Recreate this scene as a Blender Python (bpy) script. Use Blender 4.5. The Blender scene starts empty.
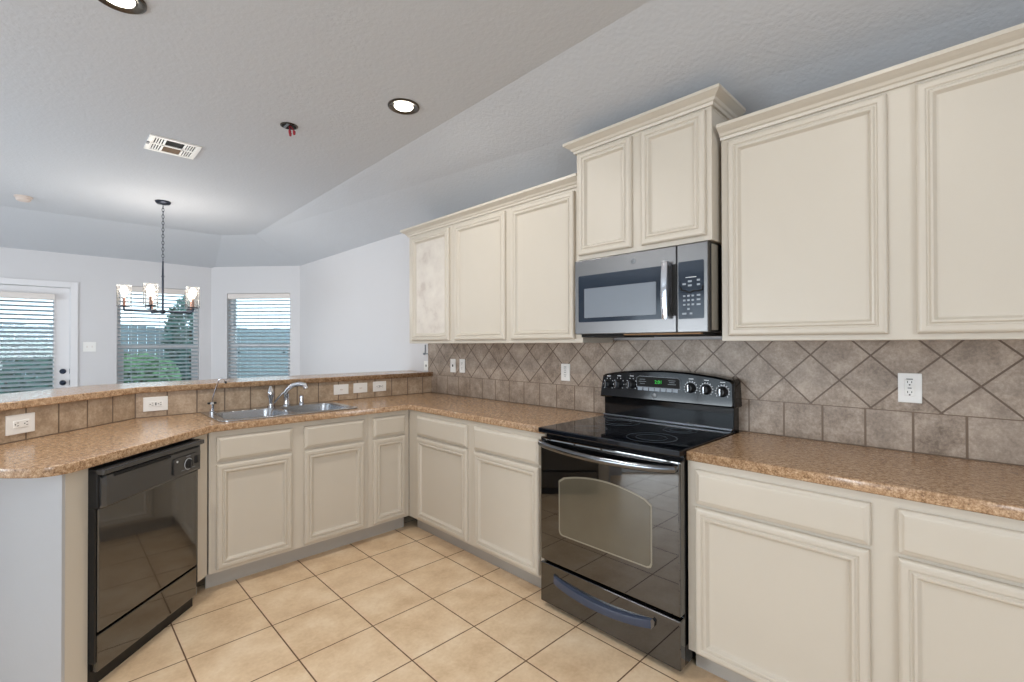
import bpy, bmesh, math, random
from mathutils import Vector, Matrix
random.seed(7)
SC = bpy.context.scene
COL = SC.collection
PI = math.pi

# ------------------------------------------------------------------ camera
def make_camera():
    yaw, pitch, roll = math.radians(45.528), math.radians(0.359), math.radians(-0.11)
    F = Vector((math.cos(yaw)*math.cos(pitch), math.sin(yaw)*math.cos(pitch), math.sin(pitch)))
    R = Vector((math.sin(yaw), -math.cos(yaw), 0)); U = R.cross(F)
    R2 = R*math.cos(roll)+U*math.sin(roll); U2 = -R*math.sin(roll)+U*math.cos(roll)
    cd = bpy.data.cameras.new('camera'); cd.sensor_width = 36; cd.lens = 469.24*36/1024
    cd.clip_start = .02; cd.clip_end = 200
    c = bpy.data.objects.new('camera', cd); COL.objects.link(c)
    M = Matrix((R2, U2, -F)).transposed().to_4x4(); M.translation = Vector((0, 0, 1.3505))
    c.matrix_world = M
    SC.camera = c
make_camera()

# ------------------------------------------------------------------ world, added fill light, exposure
SC.view_settings.view_transform = 'Standard'
try: SC.view_settings.look = 'None'
except Exception: pass
SC.view_settings.gamma = 1; SC.view_settings.use_curve_mapping = False
SC.view_settings.exposure = -0.08
SC.cycles.use_denoising = True
SC.cycles.max_bounces = 10; SC.cycles.diffuse_bounces = 6; SC.cycles.glossy_bounces = 5
SC.cycles.transparent_max_bounces = 12
SC.cycles.sample_clamp_indirect = 6
SC.cycles.caustics_reflective = False; SC.cycles.caustics_refractive = False
W = bpy.data.worlds.new('sky'); SC.world = W; W.use_nodes = True
bg = W.node_tree.nodes['Background']
bg.inputs[0].default_value = (.74, .88, 1, 1); bg.inputs[1].default_value = 2.9

def area_light(name, loc, rot, sx, sy, power, color):
    l = bpy.data.lights.new(name, 'AREA'); l.shape = 'RECTANGLE'; l.size = sx; l.size_y = sy
    l.energy = power; l.color = color
    o = bpy.data.objects.new(name, l); COL.objects.link(o); o.location = loc; o.rotation_euler = rot
    return o
# fill lights added outside made-up openings in the unseen walls
area_light('fill_left_near', (-4.75, 1.7, 1.35), (0, math.radians(-90), 0), 2.1, 2.0, 2.5, (.72, .87, 1))
area_light('fill_left_far', (-4.75, 4.15, .98), (0, math.radians(-84), 0), 1.25, 2.4, 160, (.88, .95, 1))
area_light('fill_rear', (-1.2, -3.15, 1.45), (math.radians(90), 0, 0), 2.6, 1.7, 105, (.86, .93, 1))

# ------------------------------------------------------------------ materials
def lin(c):
    r = []
    for v in c:
        v = v/255
        r.append(v/12.92 if v <= .04045 else ((v+.055)/1.055)**2.4)
    return (*r, 1)
class NT:
    def __init__(self, name):
        self.m = bpy.data.materials.new(name); self.m.use_nodes = True
        self.t = self.m.node_tree; self.b = self.t.nodes['Principled BSDF']
    def n(self, typ, **k):
        o = self.t.nodes.new(typ)
        for a, v in k.items():
            if a.startswith('i_'):
                key = a[2:]
                o.inputs[int(key) if key.isdigit() else key.replace('_', ' ')].default_value = v
            else: setattr(o, a, v)
        return o
    def l(self, a, b): self.t.links.new(a, b)
    def math(self, op, a, b=None):
        o = self.n('ShaderNodeMath', operation=op)
        for i, v in enumerate((a, b)):
            if v is None: continue
            if hasattr(v, 'links'): self.l(v, o.inputs[i])
            else: o.inputs[i].default_value = v
        return o.outputs[0]
    def mix(self, f, a, b):
        o = self.n('ShaderNodeMix', data_type='RGBA')
        for v, i in ((f, 0), (a, 6), (b, 7)):
            if hasattr(v, 'links'): self.l(v, o.inputs[i])
            else: o.inputs[i].default_value = v
        return o.outputs[2]
    def ramp(self, fac, stops):
        o = self.n('ShaderNodeValToRGB'); e = o.color_ramp.elements
        while len(e) < len(stops): e.new(.5)
        for k, (p, c) in enumerate(stops): e[k].position = p; e[k].color = c
        self.l(fac, o.inputs[0]); return o.outputs[0]
    def coord(self): return self.n('ShaderNodeTexCoord').outputs['Object']
    def noise(self, vec, scale, detail=3, rough=.5):
        o = self.n('ShaderNodeTexNoise'); o.inputs['Scale'].default_value = scale
        o.inputs['Detail'].default_value = detail; o.inputs['Roughness'].default_value = rough
        if vec is not None: self.l(vec, o.inputs['Vector'])
        return o.outputs['Fac']
    def bump(self, h, strength=.2, dist=.01):
        o = self.n('ShaderNodeBump'); o.inputs['Strength'].default_value = strength
        o.inputs['Distance'].default_value = dist
        self.l(h, o.inputs['Height']); self.l(o.outputs[0], self.b.inputs['Normal'])
def S(name, rgb, rough=.5, metal=0, coat=0, noise=0, bump=0, bscale=200, emit=None, estr=0, spec=.5, ior=1.5):
    k = NT(name); b = k.b
    b.inputs['Roughness'].default_value = rough; b.inputs['Metallic'].default_value = metal
    b.inputs['Coat Weight'].default_value = coat; b.inputs['Coat Roughness'].default_value = .03
    b.inputs['Specular IOR Level'].default_value = spec
    b.inputs['IOR'].default_value = ior
    c = lin(rgb); b.inputs['Base Color'].default_value = c
    if noise:
        v = k.noise(k.coord(), 6, 4)
        d = tuple(x*(1-noise) for x in c[:3])+(1,)
        k.l(k.mix(v, d, c), b.inputs['Base Color'])
    if bump: k.bump(k.noise(k.coord(), bscale, 2), bump, .004)
    if emit:
        b.inputs['Emission Color'].default_value = lin(emit); b.inputs['Emission Strength'].default_value = estr
    return k.m
M = {}
M['cab'] = S('cream_cabinet_paint', (200, 191, 177), .36, noise=.04, bump=.03, bscale=120)
M['cab_mottled'] = None
M['toe'] = S('grey_vinyl_base', (172, 166, 158), .5)
M['wall'] = S('wall_paint', (210, 208, 209), .7, bump=.10, bscale=90)
M['ceil'] = S('ceiling_paint', (196, 198, 202), .85, bump=.45, bscale=55)
M['panelwhite'] = S('end_panel_paint', (176, 176, 178), .6, bump=.08, bscale=90)
M['white'] = S('white_plastic', (236, 234, 230), .35)
M['trimwhite'] = S('white_trim_paint', (224, 222, 223), .4)
M['black'] = S('black_gloss_enamel', (9, 10, 12), .08, coat=0)
M['blackglass'] = S('black_glass', (7, 7, 8), .03, coat=1, ior=1.8)
M['cooktop'] = S('dark_ceramic_cooktop', (9, 13, 20), .05, coat=0)
M['blackreflect'] = S('black_plastic_blue_reflection', (58, 66, 84), .25)  # black plastic, tinted blue-grey to imitate a reflection
M['blackmatte'] = S('black_matte_plastic', (18, 19, 21), .45)
M['dwdoor'] = S('black_dishwasher_gloss', (24, 23, 22), .10, coat=1, ior=1.9)
M['dwpanel'] = S('black_satin_plastic', (54, 54, 55), .20, ior=1.8)
M['steel'] = S('stainless_steel', (118, 117, 117), .34, metal=1)
M['chrome'] = S('chrome', (225, 226, 230), .08, metal=1)
M['darkchrome'] = S('dark_polished_steel', (120, 122, 126), .16, metal=1)
M['sink'] = S('sink_steel', (185, 187, 190), .25, metal=1)
M['mwglass'] = S('microwave_dark_glass', (30, 41, 55), .10, coat=.15)
M['mwwin'] = S('microwave_window_mesh', (112, 120, 130), .30)
M['mwbtn'] = S('grey_button', (150, 158, 168), .4)
M['ovenwin'] = S('oven_window_glass', (88, 82, 69), .07, coat=.8, noise=.3)
M['ovenwinrim'] = S('oven_window_border', (128, 122, 108), .1, coat=.5)
M['ringline'] = S('burner_ring_print', (88, 98, 108), .15)
M['mark'] = S('white_print', (215, 218, 222), .4)
M['markgrey'] = S('grey_print', (120, 126, 132), .4)
M['green'] = S('green_display_digits', (20, 150, 40), .4, emit=(40, 200, 60), estr=.7)
M['brown'] = S('bare_brown_wood', (120, 92, 62), .7)
M['edgegrey'] = S('bare_metal_edge', (150, 143, 130), .5)
M['dark'] = S('dark_slot', (14, 13, 12), .8)
M['bronze'] = S('dark_bronze_metal', (52, 56, 66), .3, metal=.8)
M['nickel'] = S('dark_nickel_trim', (96, 90, 82), .25, metal=.9)
M['bouncefloor'] = S('pale_bounce_floor', (226, 224, 222), .95, noise=.1)
M['red'] = S('red_wire_cap', (150, 20, 40), .4)
def slat_mat():
    k = NT('white_blind_slat'); k.b.inputs['Base Color'].default_value = lin((206, 214, 218)); k.b.inputs['Roughness'].default_value = .45
    tr = k.n('ShaderNodeBsdfTranslucent'); tr.inputs[0].default_value = lin((186, 208, 218))
    mx = k.n('ShaderNodeMixShader'); mx.inputs[0].default_value = .32
    k.l(k.b.outputs[0], mx.inputs[1]); k.l(tr.outputs[0], mx.inputs[2]); k.l(mx.outputs[0], k.t.nodes['Material Output'].inputs[0])
    return k.m
M['slat'] = slat_mat()
M['valance'] = S('blind_valance', (222, 214, 208), .45)
M['knobmetal'] = S('oil_rubbed_knob', (40, 48, 62), .25, metal=.7)
M['paperwhite'] = S('smoke_detector_plastic', (205, 190, 180), .5)
M['bulb'] = S('lit_bulb', (255, 244, 226), .3, emit=(255, 238, 214), estr=6)
M['can'] = S('lit_lamp_lens', (255, 250, 240), .3, emit=(255, 247, 232), estr=14)
M['fence'] = S('weathered_fence_wood', (150, 165, 175), .8, noise=.3)
M['leaf'] = S('shrub_leaf', (104, 150, 104), .6, noise=.5)
M['leafdark'] = S('dark_shrub_leaf', (72, 120, 112), .6, noise=.5)
M['bark'] = S('bark', (90, 75, 60), .9, noise=.3)
M['lawn'] = S('lawn_grass', (120, 150, 90), .9, noise=.4)
M['copper'] = S('candle_sleeve', (150, 110, 96), .4, metal=.3)

def glass_mat(name, tint=(1, 1, 1), gloss=.06, haze=0, ior=1.45):
    k = NT(name); t = k.t
    tr = k.n('ShaderNodeBsdfTransparent'); tr.inputs[0].default_value = (*tint, 1)
    gl = k.n('ShaderNodeBsdfGlossy'); gl.inputs['Roughness'].default_value = .02
    fr = k.n('ShaderNodeFresnel'); fr.inputs[0].default_value = ior
    f = k.math('ADD', fr.outputs[0], gloss-.04)
    mx = k.n('ShaderNodeMixShader'); k.l(f, mx.inputs[0]); k.l(tr.outputs[0], mx.inputs[1]); k.l(gl.outputs[0], mx.inputs[2])
    out = mx.outputs[0]
    if haze:
        tl = k.n('ShaderNodeBsdfTranslucent'); tl.inputs[0].default_value = (.95, .93, .90, 1)
        m2 = k.n('ShaderNodeMixShader'); m2.inputs[0].default_value = haze; k.l(out, m2.inputs[1]); k.l(tl.outputs[0], m2.inputs[2]); out = m2.outputs[0]
    k.l(out, t.nodes['Material Output'].inputs[0])
    return k.m
M['glass'] = glass_mat('window_glass', (.93, .97, .97))
M['shade'] = glass_mat('clear_shade_glass', (.97, .96, .95), .045, .05, 1.15)

def counter_mat():
    k = NT('speckled_brown_laminate'); c = k.coord()
    a = k.noise(c, 170, 5, .75); b = k.noise(c, 60, 3, .6); d = k.noise(c, 9, 3)
    s = k.math('ADD', k.math('MULTIPLY', a, .62), k.math('MULTIPLY', b, .38))
    col = k.ramp(s, [(.36, lin((88, 66, 48))), (.46, lin((150, 117, 87))), (.54, lin((188, 155, 122))), (.64, lin((220, 196, 166)))])
    col2 = k.mix(k.math('MULTIPLY', d, .35), col, lin((182, 147, 112)))
    k.l(col2, k.b.inputs['Base Color']); k.b.inputs['Roughness'].default_value = .20
    k.bump(a, .04, .002)
    return k.m
M['counter'] = counter_mat()

def floor_mat():
    k = NT('beige_ceramic_floor_tile'); c = k.coord()
    mp = k.n('ShaderNodeMapping'); mp.inputs['Location'].default_value = (-1.1036, -1.7362, 0); k.l(c, mp.inputs[0])
    g = .3432
    br = k.n('ShaderNodeTexBrick', offset=0, squash=1)
    br.inputs['Color1'].default_value = (0, 0, 0, 1); br.inputs['Color2'].default_value = (1, 1, 1, 1)
    br.inputs['Mortar'].default_value = (.5, .5, .5, 1)
    br.inputs['Scale'].default_value = 1; br.inputs['Mortar Size'].default_value = .0032
    br.inputs['Mortar Smooth'].default_value = .15
    br.inputs['Brick Width'].default_value = g; br.inputs['Row Height'].default_value = g
    k.l(mp.outputs[0], br.inputs['Vector'])
    n1 = k.noise(c, 5.5, 5, .6); n2 = k.noise(c, 60, 3, .6)
    s = k.math('ADD', k.math('MULTIPLY', n1, .75), k.math('MULTIPLY', n2, .25))
    col = k.ramp(s, [(.32, lin((200, 168, 132))), (.5, lin((221, 193, 158))), (.68, lin((236, 214, 184)))])
    col = k.mix(k.math('MULTIPLY', br.outputs['Color'], .16), col, lin((236, 210, 180)))
    col = k.mix(br.outputs['Fac'], col, lin((104, 74, 52)))
    k.l(col, k.b.inputs['Base Color'])
    r = k.math('ADD', k.math('MULTIPLY', br.outputs['Fac'], .4), .33); k.l(r, k.b.inputs['Roughness'])
    h = k.math('ADD', k.math('MULTIPLY', br.outputs['Fac'], -1), k.math('MULTIPLY', n1, .25))
    k.bump(h, .35, .003)
    return k.m
M['floor'] = floor_mat()

def tile_color(k, c, tint):
    n1 = k.noise(c, 11, 5, .65); n2 = k.noise(c, 85, 4, .7)
    s = k.math('ADD', k.math('MULTIPLY', n1, .6), k.math('MULTIPLY', n2, .4))
    return k.ramp(s, [(.38, lin(tint[0])), (.5, lin(tint[1])), (.61, lin(tint[2]))]), s
def brick(k, vec, w, h, mortar):
    br = k.n('ShaderNodeTexBrick', offset=0, squash=1)
    br.inputs['Color1'].default_value = (0, 0, 0, 1); br.inputs['Color2'].default_value = (1, 1, 1, 1)
    br.inputs['Mortar'].default_value = (.5, .5, .5, 1)
    br.inputs['Scale'].default_value = 1; br.inputs['Mortar Size'].default_value = mortar; br.inputs['Mortar Smooth'].default_value = .2
    br.inputs['Brick Width'].default_value = w; br.inputs['Row Height'].default_value = h
    k.l(vec, br.inputs['Vector']); return br
def backsplash_mat():
    k = NT('diagonal_stone_backsplash_tile'); c = k.coord()
    sp = k.n('ShaderNodeSeparateXYZ'); k.l(c, sp.inputs[0]); y, z = sp.outputs[1], sp.outputs[2]
    u = k.math('ADD', k.math('ADD', y, z), -1.213+2.19); v = k.math('ADD', k.math('SUBTRACT', y, z), .947+2.19)
    cb = k.n('ShaderNodeCombineXYZ'); k.l(u, cb.inputs[0]); k.l(v, cb.inputs[1])
    b1 = brick(k, cb.outputs[0], .219, .219, .0052)
    cb2 = k.n('ShaderNodeCombineXYZ'); k.l(k.math('ADD', y, -.0575+1.54), cb2.inputs[0]); k.l(k.math('ADD', z, -.914), cb2.inputs[1])
    b2 = brick(k, cb2.outputs[0], .1545, .1625, .0044)
    up = k.math('GREATER_THAN', z, 1.0765)
    colA, s = tile_color(k, c, ((116, 100, 86), (151, 134, 118), (178, 161, 145)))
    one = k.mix(up, b2.outputs['Color'], b1.outputs['Color'])
    col = k.mix(k.math('MULTIPLY', one, .28), colA, lin((192, 178, 164)))
    fac = k.mix(up, b2.outputs['Fac'], b1.outputs['Fac'])
    grout = k.mix(up, lin((116, 97, 80)), lin((102, 84, 69)))
    col = k.mix(fac, col, grout)
    k.l(col, k.b.inputs['Base Color']); k.b.inputs['Roughness'].default_value = .42
    h = k.math('ADD', k.math('MULTIPLY', fac, -1), k.math('MULTIPLY', s, .5)); k.bump(h, .45, .003)
    return k.m
M['backsplash'] = backsplash_mat()
def row_tile_mat():
    # one row of square tiles: along +X on the straight part, along the 45 degree part left of the bend
    k = NT('brown_stone_row_tile'); c = k.coord()
    sp = k.n('ShaderNodeSeparateXYZ'); k.l(c, sp.inputs[0]); x, y, z = sp.outputs
    s_ang = k.math('MULTIPLY', k.math('ADD', k.math('ADD', x, y), -3.9), .7071)
    ang = k.math('LESS_THAN', x, .355)
    s_str = k.math('ADD', x, -.355)
    s = k.n('ShaderNodeMix'); k.l(ang, s.inputs[0]); k.l(s_str, s.inputs[2]); k.l(s_ang, s.inputs[3])
    cb = k.n('ShaderNodeCombineXYZ'); k.l(k.math('ADD', s.outputs[0], 1.545), cb.inputs[0]); k.l(k.math('ADD', z, -.914), cb.inputs[1])
    b = brick(k, cb.outputs[0], .1545, .30, .0042)
    colA, sv = tile_color(k, c, ((142, 121, 100), (170, 148, 125), (190, 170, 148)))
    col = k.mix(k.math('MULTIPLY', b.outputs['Color'], .25), colA, lin((190, 164, 134)))
    col = k.mix(b.outputs['Fac'], col, lin((112, 94, 78)))
    k.l(col, k.b.inputs['Base Color']); k.b.inputs['Roughness'].default_value = .45
    k.bump(k.math('ADD', k.math('MULTIPLY', b.outputs['Fac'], -1), k.math('MULTIPLY', sv, .5)), .4, .003)
    return k.m
M['rowtile'] = row_tile_mat()
def mottled_mat():
    k = NT('patchy_cream'); c = k.coord()  # cream mottled towards grey by noise
    n = k.noise(c, 7, 4, .6)
    col = k.ramp(n, [(.36, lin((212, 204, 193))), (.56, lin((203, 194, 184))), (.70, lin((186, 174, 164)))])
    k.l(col, k.b.inputs['Base Color']); k.b.inputs['Roughness'].default_value = .4
    return k.m
M['cab_mottled'] = mottled_mat()

# ------------------------------------------------------------------ mesh helpers
class MB:
    def __init__(self): self.bm = bmesh.new()
    def box(self, x0, x1, y0, y1, z0, z1, bev=0, seg=2):
        b = self.bm
        v = [b.verts.new((x, y, z)) for x in (x0, x1) for y in (y0, y1) for z in (z0, z1)]
        f = [b.faces.new([v[i] for i in q]) for q in ((0, 1, 3, 2), (4, 6, 7, 5), (0, 4, 5, 1), (2, 3, 7, 6), (0, 2, 6, 4), (1, 5, 7, 3))]
        if bev:
            es = list({e for q in f for e in q.edges})
            bmesh.ops.bevel(b, geom=es, offset=bev, segments=seg, affect='EDGES', profile=.6)
        return self
    def poly(self, pts):
        self.bm.faces.new([self.bm.verts.new(p) for p in pts]); return self
    def ring_loft(self, rings, cap0=True, cap1=True):
        b = self.bm; R = [[b.verts.new(p) for p in r] for r in rings]
        n = len(R[0])
        for a, c in zip(R, R[1:]):
            for i in range(n): b.faces.new((a[i], a[(i+1) % n], c[(i+1) % n], c[i]))
        if cap0: b.faces.new(R[0][::-1])
        if cap1: b.faces.new(R[-1])
        return self
    def panel(self, x0, x1, z0, z1, prof):          # a moulded door or drawer front facing -y
        self.ring_loft([[(x0+i, y, z0+i), (x1-i, y, z0+i), (x1-i, y, z1-i), (x0+i, y, z1-i)] for i, y in prof]); return self
    def lathe(self, prof, c=(0, 0, 0), axis='z', seg=24, cap0=True, cap1=True):
        def P(r, h, a):
            u, v = r*math.cos(a), r*math.sin(a)
            q = {'z': (u, v, h), 'y': (u, h, v), 'x': (h, u, v)}[axis]
            return (c[0]+q[0], c[1]+q[1], c[2]+q[2])
        self.ring_loft([[P(r, h, 2*PI*i/seg) for i in range(seg)] for r, h in prof], cap0, cap1); return self
    def tube(self, pts, r, seg=10, ry=None):
        pts = [Vector(p) for p in pts]; rs = r if isinstance(r, (list, tuple)) else [r]*len(pts)
        up = Vector((0, 0, 1)); rings = []; prev = None
        for i, p in enumerate(pts):
            t = (pts[min(i+1, len(pts)-1)]-pts[max(i-1, 0)]).normalized()
            if prev is None:
                a = t.cross(up if abs(t.z) < .9 else Vector((1, 0, 0))).normalized()
            else:
                a = (prev - t*prev.dot(t)).normalized()
            prev = a; c = t.cross(a)
            k = ry if ry else 1
            rings.append([tuple(p+a*math.cos(2*PI*j/seg)*rs[i]+c*math.sin(2*PI*j/seg)*rs[i]*k) for j in range(seg)])
        self.ring_loft(rings); return self
    def torus(self, c, R, r, seg=40, rs=8, axis='z', zs=1):
        b = self.bm; V = []
        for i in range(seg):
            a = 2*PI*i/seg; row = []
            for j in range(rs):
                t = 2*PI*j/rs; q = (R+r*math.cos(t)); h = r*math.sin(t)*zs
                p = {'z': (q*math.cos(a), q*math.sin(a), h), 'y': (q*math.cos(a), h, q*math.sin(a)), 'x': (h, q*math.cos(a), q*math.sin(a))}[axis]
                row.append(b.verts.new((c[0]+p[0], c[1]+p[1], c[2]+p[2])))
            V.append(row)
        for i in range(seg):
            for j in range(rs):
                b.faces.new((V[i][j], V[(i+1) % seg][j], V[(i+1) % seg][(j+1) % rs], V[i][(j+1) % rs]))
        return self
    def prism(self, pts, a0, a1, plane='xz', bev=0):   # extrude a 2D outline
        def P(u, v, w): return {'xz': (u, w, v), 'xy': (u, v, w), 'yz': (w, u, v)}[plane]
        b = self.bm; A = [b.verts.new(P(u, v, a0)) for u, v in pts]; B = [b.verts.new(P(u, v, a1)) for u, v in pts]
        n = len(pts); fs = [b.faces.new(A), b.faces.new(B[::-1])]
        for i in range(n): fs.append(b.faces.new((A[i], B[i], B[(i+1) % n], A[(i+1) % n])))
        if bev:
            es = [e for e in fs[1].edges]
            bmesh.ops.bevel(b, geom=es, offset=bev, segments=2, affect='EDGES')
        return self
    def build(self, name, mat, parent=None, smooth=False):
        me = bpy.data.meshes.new(name)
        bmesh.ops.recalc_face_normals(self.bm, faces=self.bm.faces[:])
        self.bm.to_mesh(me); self.bm.free()
        me.materials.append(mat)
        if smooth:
            me.shade_smooth()
            try: me.set_sharp_from_angle(angle=math.radians(38))
            except Exception: pass
        o = bpy.data.objects.new(name, me); COL.objects.link(o)
        if parent is not None: o.parent = parent
        return o
def thing(name, label, cat, loc=(0, 0, 0), rot=0, group=None):
    o = bpy.data.objects.new(name, None); COL.objects.link(o); o.empty_display_size = .05
    o.location = loc; o.rotation_euler = (0, 0, math.radians(rot))
    return tag(o, label, cat, group)
def tag(o, label, cat, group=None):
    o['label'] = label; o['category'] = cat
    if group: o['group'] = group
    return o
def struct(o): o['kind'] = 'structure'; return o
def copy_tree(o, parent=None):
    kids = [c for c in bpy.data.objects if c.parent == o]
    c = o.copy(); COL.objects.link(c)
    if parent is not None: c.parent = parent
    for ch in kids: copy_tree(ch, c)
    return c
def slab_from_outline(name, outer, holes, z0, z1, nose, mat, parent=None):
    """flat top with rounded edge cut to an outline, with openings"""
    cu = bpy.data.curves.new(name, 'CURVE'); cu.dimensions = '2D'; cu.fill_mode = 'BOTH'
    for pl in [outer]+holes:
        s = cu.splines.new('POLY'); s.points.add(len(pl)-1); s.use_cyclic_u = True
        for i, p in enumerate(pl): s.points[i].co = (p[0], p[1], 0, 1)
    cu.extrude = (z1-z0)/2-nose; cu.bevel_depth = nose; cu.bevel_resolution = 3; cu.offset = -nose
    t = bpy.data.objects.new(name+'_outline', cu); COL.objects.link(t)
    dg = bpy.context.evaluated_depsgraph_get(); dg.update()
    me = bpy.data.meshes.new_from_object(t.evaluated_get(dg)); me.name = name
    bpy.data.objects.remove(t); bpy.data.curves.remove(cu)
    me.transform(Matrix.Translation((0, 0, (z0+z1)/2)))
    bm = bmesh.new(); bm.from_mesh(me); bmesh.ops.remove_doubles(bm, verts=bm.verts[:], dist=1e-5)
    bmesh.ops.recalc_face_normals(bm, faces=bm.faces[:]); bm.to_mesh(me); bm.free()
    me.materials.clear(); me.materials.append(mat)
    o = bpy.data.objects.new(name, me); COL.objects.link(o)
    if parent: o.parent = parent
    return o
def text_mesh(name, s, size, mat, parent, loc, depth=.0006, rotx=90):
    cu = bpy.data.curves.new(name, 'FONT'); cu.body = s; cu.size = size; cu.extrude = depth
    cu.align_x = 'CENTER'; cu.align_y = 'CENTER'
    t = bpy.data.objects.new(name+'_t', cu); COL.objects.link(t)
    dg = bpy.context.evaluated_depsgraph_get(); dg.update()
    me = bpy.data.meshes.new_from_object(t.evaluated_get(dg)); bpy.data.objects.remove(t); bpy.data.curves.remove(cu)
    me.name = name; me.transform(Matrix.Rotation(math.radians(rotx), 4, 'X')); me.materials.clear(); me.materials.append(mat)
    o = bpy.data.objects.new(name, me); COL.objects.link(o); o.parent = parent; o.location = loc
    return o

# ------------------------------------------------------------------ room dimensions
XW = 2.47                    # right wall
TF = 2.458                   # face of the backsplash tile
YB = 7.71                    # far wall
A = Vector((2.47, 6.73)); B = Vector((1.61, 7.71))     # the slanted breakfast wall
XL, YR = -4.6, -3.0
ZT, ZC = 2.442, 2.70          # wall top, flat ceiling
# ------------------------------------------------------------------ setting
struct(MB().box(XL-.2, 3.2, YR-.2, 8.6, -.1, 0).build('floor', M['floor']))
m = MB(); m.prism([(2.46, 3.695), (.295, 3.695), (-.62, 2.72), (-1.3, 2.0), (-1.3, YR+.01), (XL+.01, YR+.01), (XL+.01, YB-.005), (1.60, YB-.005), (2.46, 6.71)], 0.0005, .012, 'xy')
struct(m.build('floor_bounce', M['bouncefloor']))  # unseen pale floor layer, added to bounce neutral light upwards
def ceiling():
    m = MB(); b = m.bm
    P = {k: b.verts.new(v) for k, v in dict(
        r0=(XW+.1, YR-.1, ZT-.033), r1=(XW+.1, 6.73+.06, ZT-.033), a=(2.47+.1, 6.79, ZT-.033), bb=(1.61+.06, 7.81, ZT-.033), l1=(XL-.1, 7.81, ZT-.033),
        c0=(1.60, YR-.1, ZC), c1=(1.78, 6.31, ZC), c2=(1.50, 6.66, ZC), c3=(XL-.1, 6.88, ZC), c4=(XL-.1, YR-.1, ZC)).items()}
    b.faces.new([P[k] for k in ('r0', 'r1', 'c1', 'c0')])
    b.faces.new([P[k] for k in ('r1', 'bb', 'c2')]); b.faces.new([P[k] for k in ('r1', 'c2', 'c1')])
    b.faces.new([P[k] for k in ('bb', 'l1', 'c3', 'c2')])
    b.faces.new([P[k] for k in ('c0', 'c1', 'c2', 'c3', 'c4')])
    b.verts.remove(P['a'])
    r = bmesh.ops.extrude_face_region(b, geom=b.faces[:])
    bmesh.ops.translate(b, vec=(0, 0, .12), verts=[v for v in r['geom'] if isinstance(v, bmesh.types.BMVert)])
    return m.build('ceiling', M['ceil'])
struct(ceiling())
struct(MB().box(XW, XW+.15, YR-.15, 6.78, 0, 2.46).build('wall_right', M['wall']))
# far wall with the patio door and window openings
DX0, DX1, DZ = -.72, .163, 2.035
W0, W1, WZ0, WZ1 = .588, 1.470, .56, 2.105
m = MB()
for x0, x1, z0, z1 in ((XL, DX0, 0, 2.46), (DX0, DX1, DZ, 2.46), (DX1, W0, 0, 2.46), (W0, W1, 0, WZ0), (W0, W1, WZ1, 2.46), (W1, 1.66, 0, 2.46)):
    m.box(x0, x1, YB, YB+.15, z0, z1)
struct(m.build('wall_back', M['wall']))
# slanted wall: local x along the wall from B (left) to A (right), y outwards
ang = math.degrees(math.atan2(A.y-B.y, A.x-B.x)); LW = (A-B).length
def onslant(o):
    o.location = (B.x, B.y, 0); o.rotation_euler = (0, 0, math.radians(ang)); return o
V0, V1, VZ0, VZ1 = .235, 1.160, .56, 2.068
m = MB()
for x0, x1, z0, z1 in ((0, V0, 0, 2.46), (V0, V1, 0, VZ0), (V0, V1, VZ1, 2.46), (V1, LW, 0, 2.46)):
    m.box(x0, x1, 0, .15, z0, z1)
struct(onslant(m.build('wall_slanted', M['wall'])))
# walls beyond the frame, with openings made up to let fill light in
m = MB()
for y0, y1, z0, z1 in ((YR, .7, 0, 2.85), (.7, 2.7, 2.4, 2.85), (.7, 2.7, 0, .3), (2.7, 2.95, 0, 2.85), (2.95, 5.35, 2.3, 2.85), (2.95, 5.35, 0, .4), (5.35, YB+.15, 0, 2.85)):
    m.box(XL-.15, XL, y0, y1, z0, z1)
struct(m.build('wall_left', M['wall']))
m = MB()
for x0, x1, z0, z1 in ((XL, -2.5, 0, 2.85), (-2.5, .1, 0, .6), (-2.5, .1, 2.3, 2.85), (.1, XW, 0, 2.85)):
    m.box(x0, x1, YR-.15, YR, z0, z1)
struct(m.build('wall_rear', M['wall']))
for n, (y0, y1, z0, z1) in ((3, (.7, 2.7, .3, 2.4)), (4, (2.95, 5.35, .4, 2.3))):  # frames of the made-up openings on the unseen left side
    m = MB()
    for a0, a1, c0, c1 in ((y0, y0+.07, z0, z1), (y1-.07, y1, z0, z1), (y0, y1, z0, z0+.07), (y0, y1, z1-.07, z1), ((y0+y1)/2-.04, (y0+y1)/2+.04, z0, z1)):
        m.box(XL-.11, XL-.04, a0, a1, c0, c1)
    struct(m.build('window_%d' % n, M['trimwhite']))
m = MB()
for a0, a1, c0, c1 in ((-2.5, -2.43, .6, 2.3), (.03, .1, .6, 2.3), (-2.5, .1, .6, .67), (-2.5, .1, 2.23, 2.3), (-1.24, -1.16, .6, 2.3)):
    m.box(a0, a1, YR-.11, YR-.04, c0, c1)
struct(m.build('window_5', M['trimwhite']))  # frame of the added rear opening, out of view

# tile backsplash on the right wall
struct(MB().box(TF, XW+.002, -.52, 3.60, .88, 1.372).build('trim_1', M['backsplash']))

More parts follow.
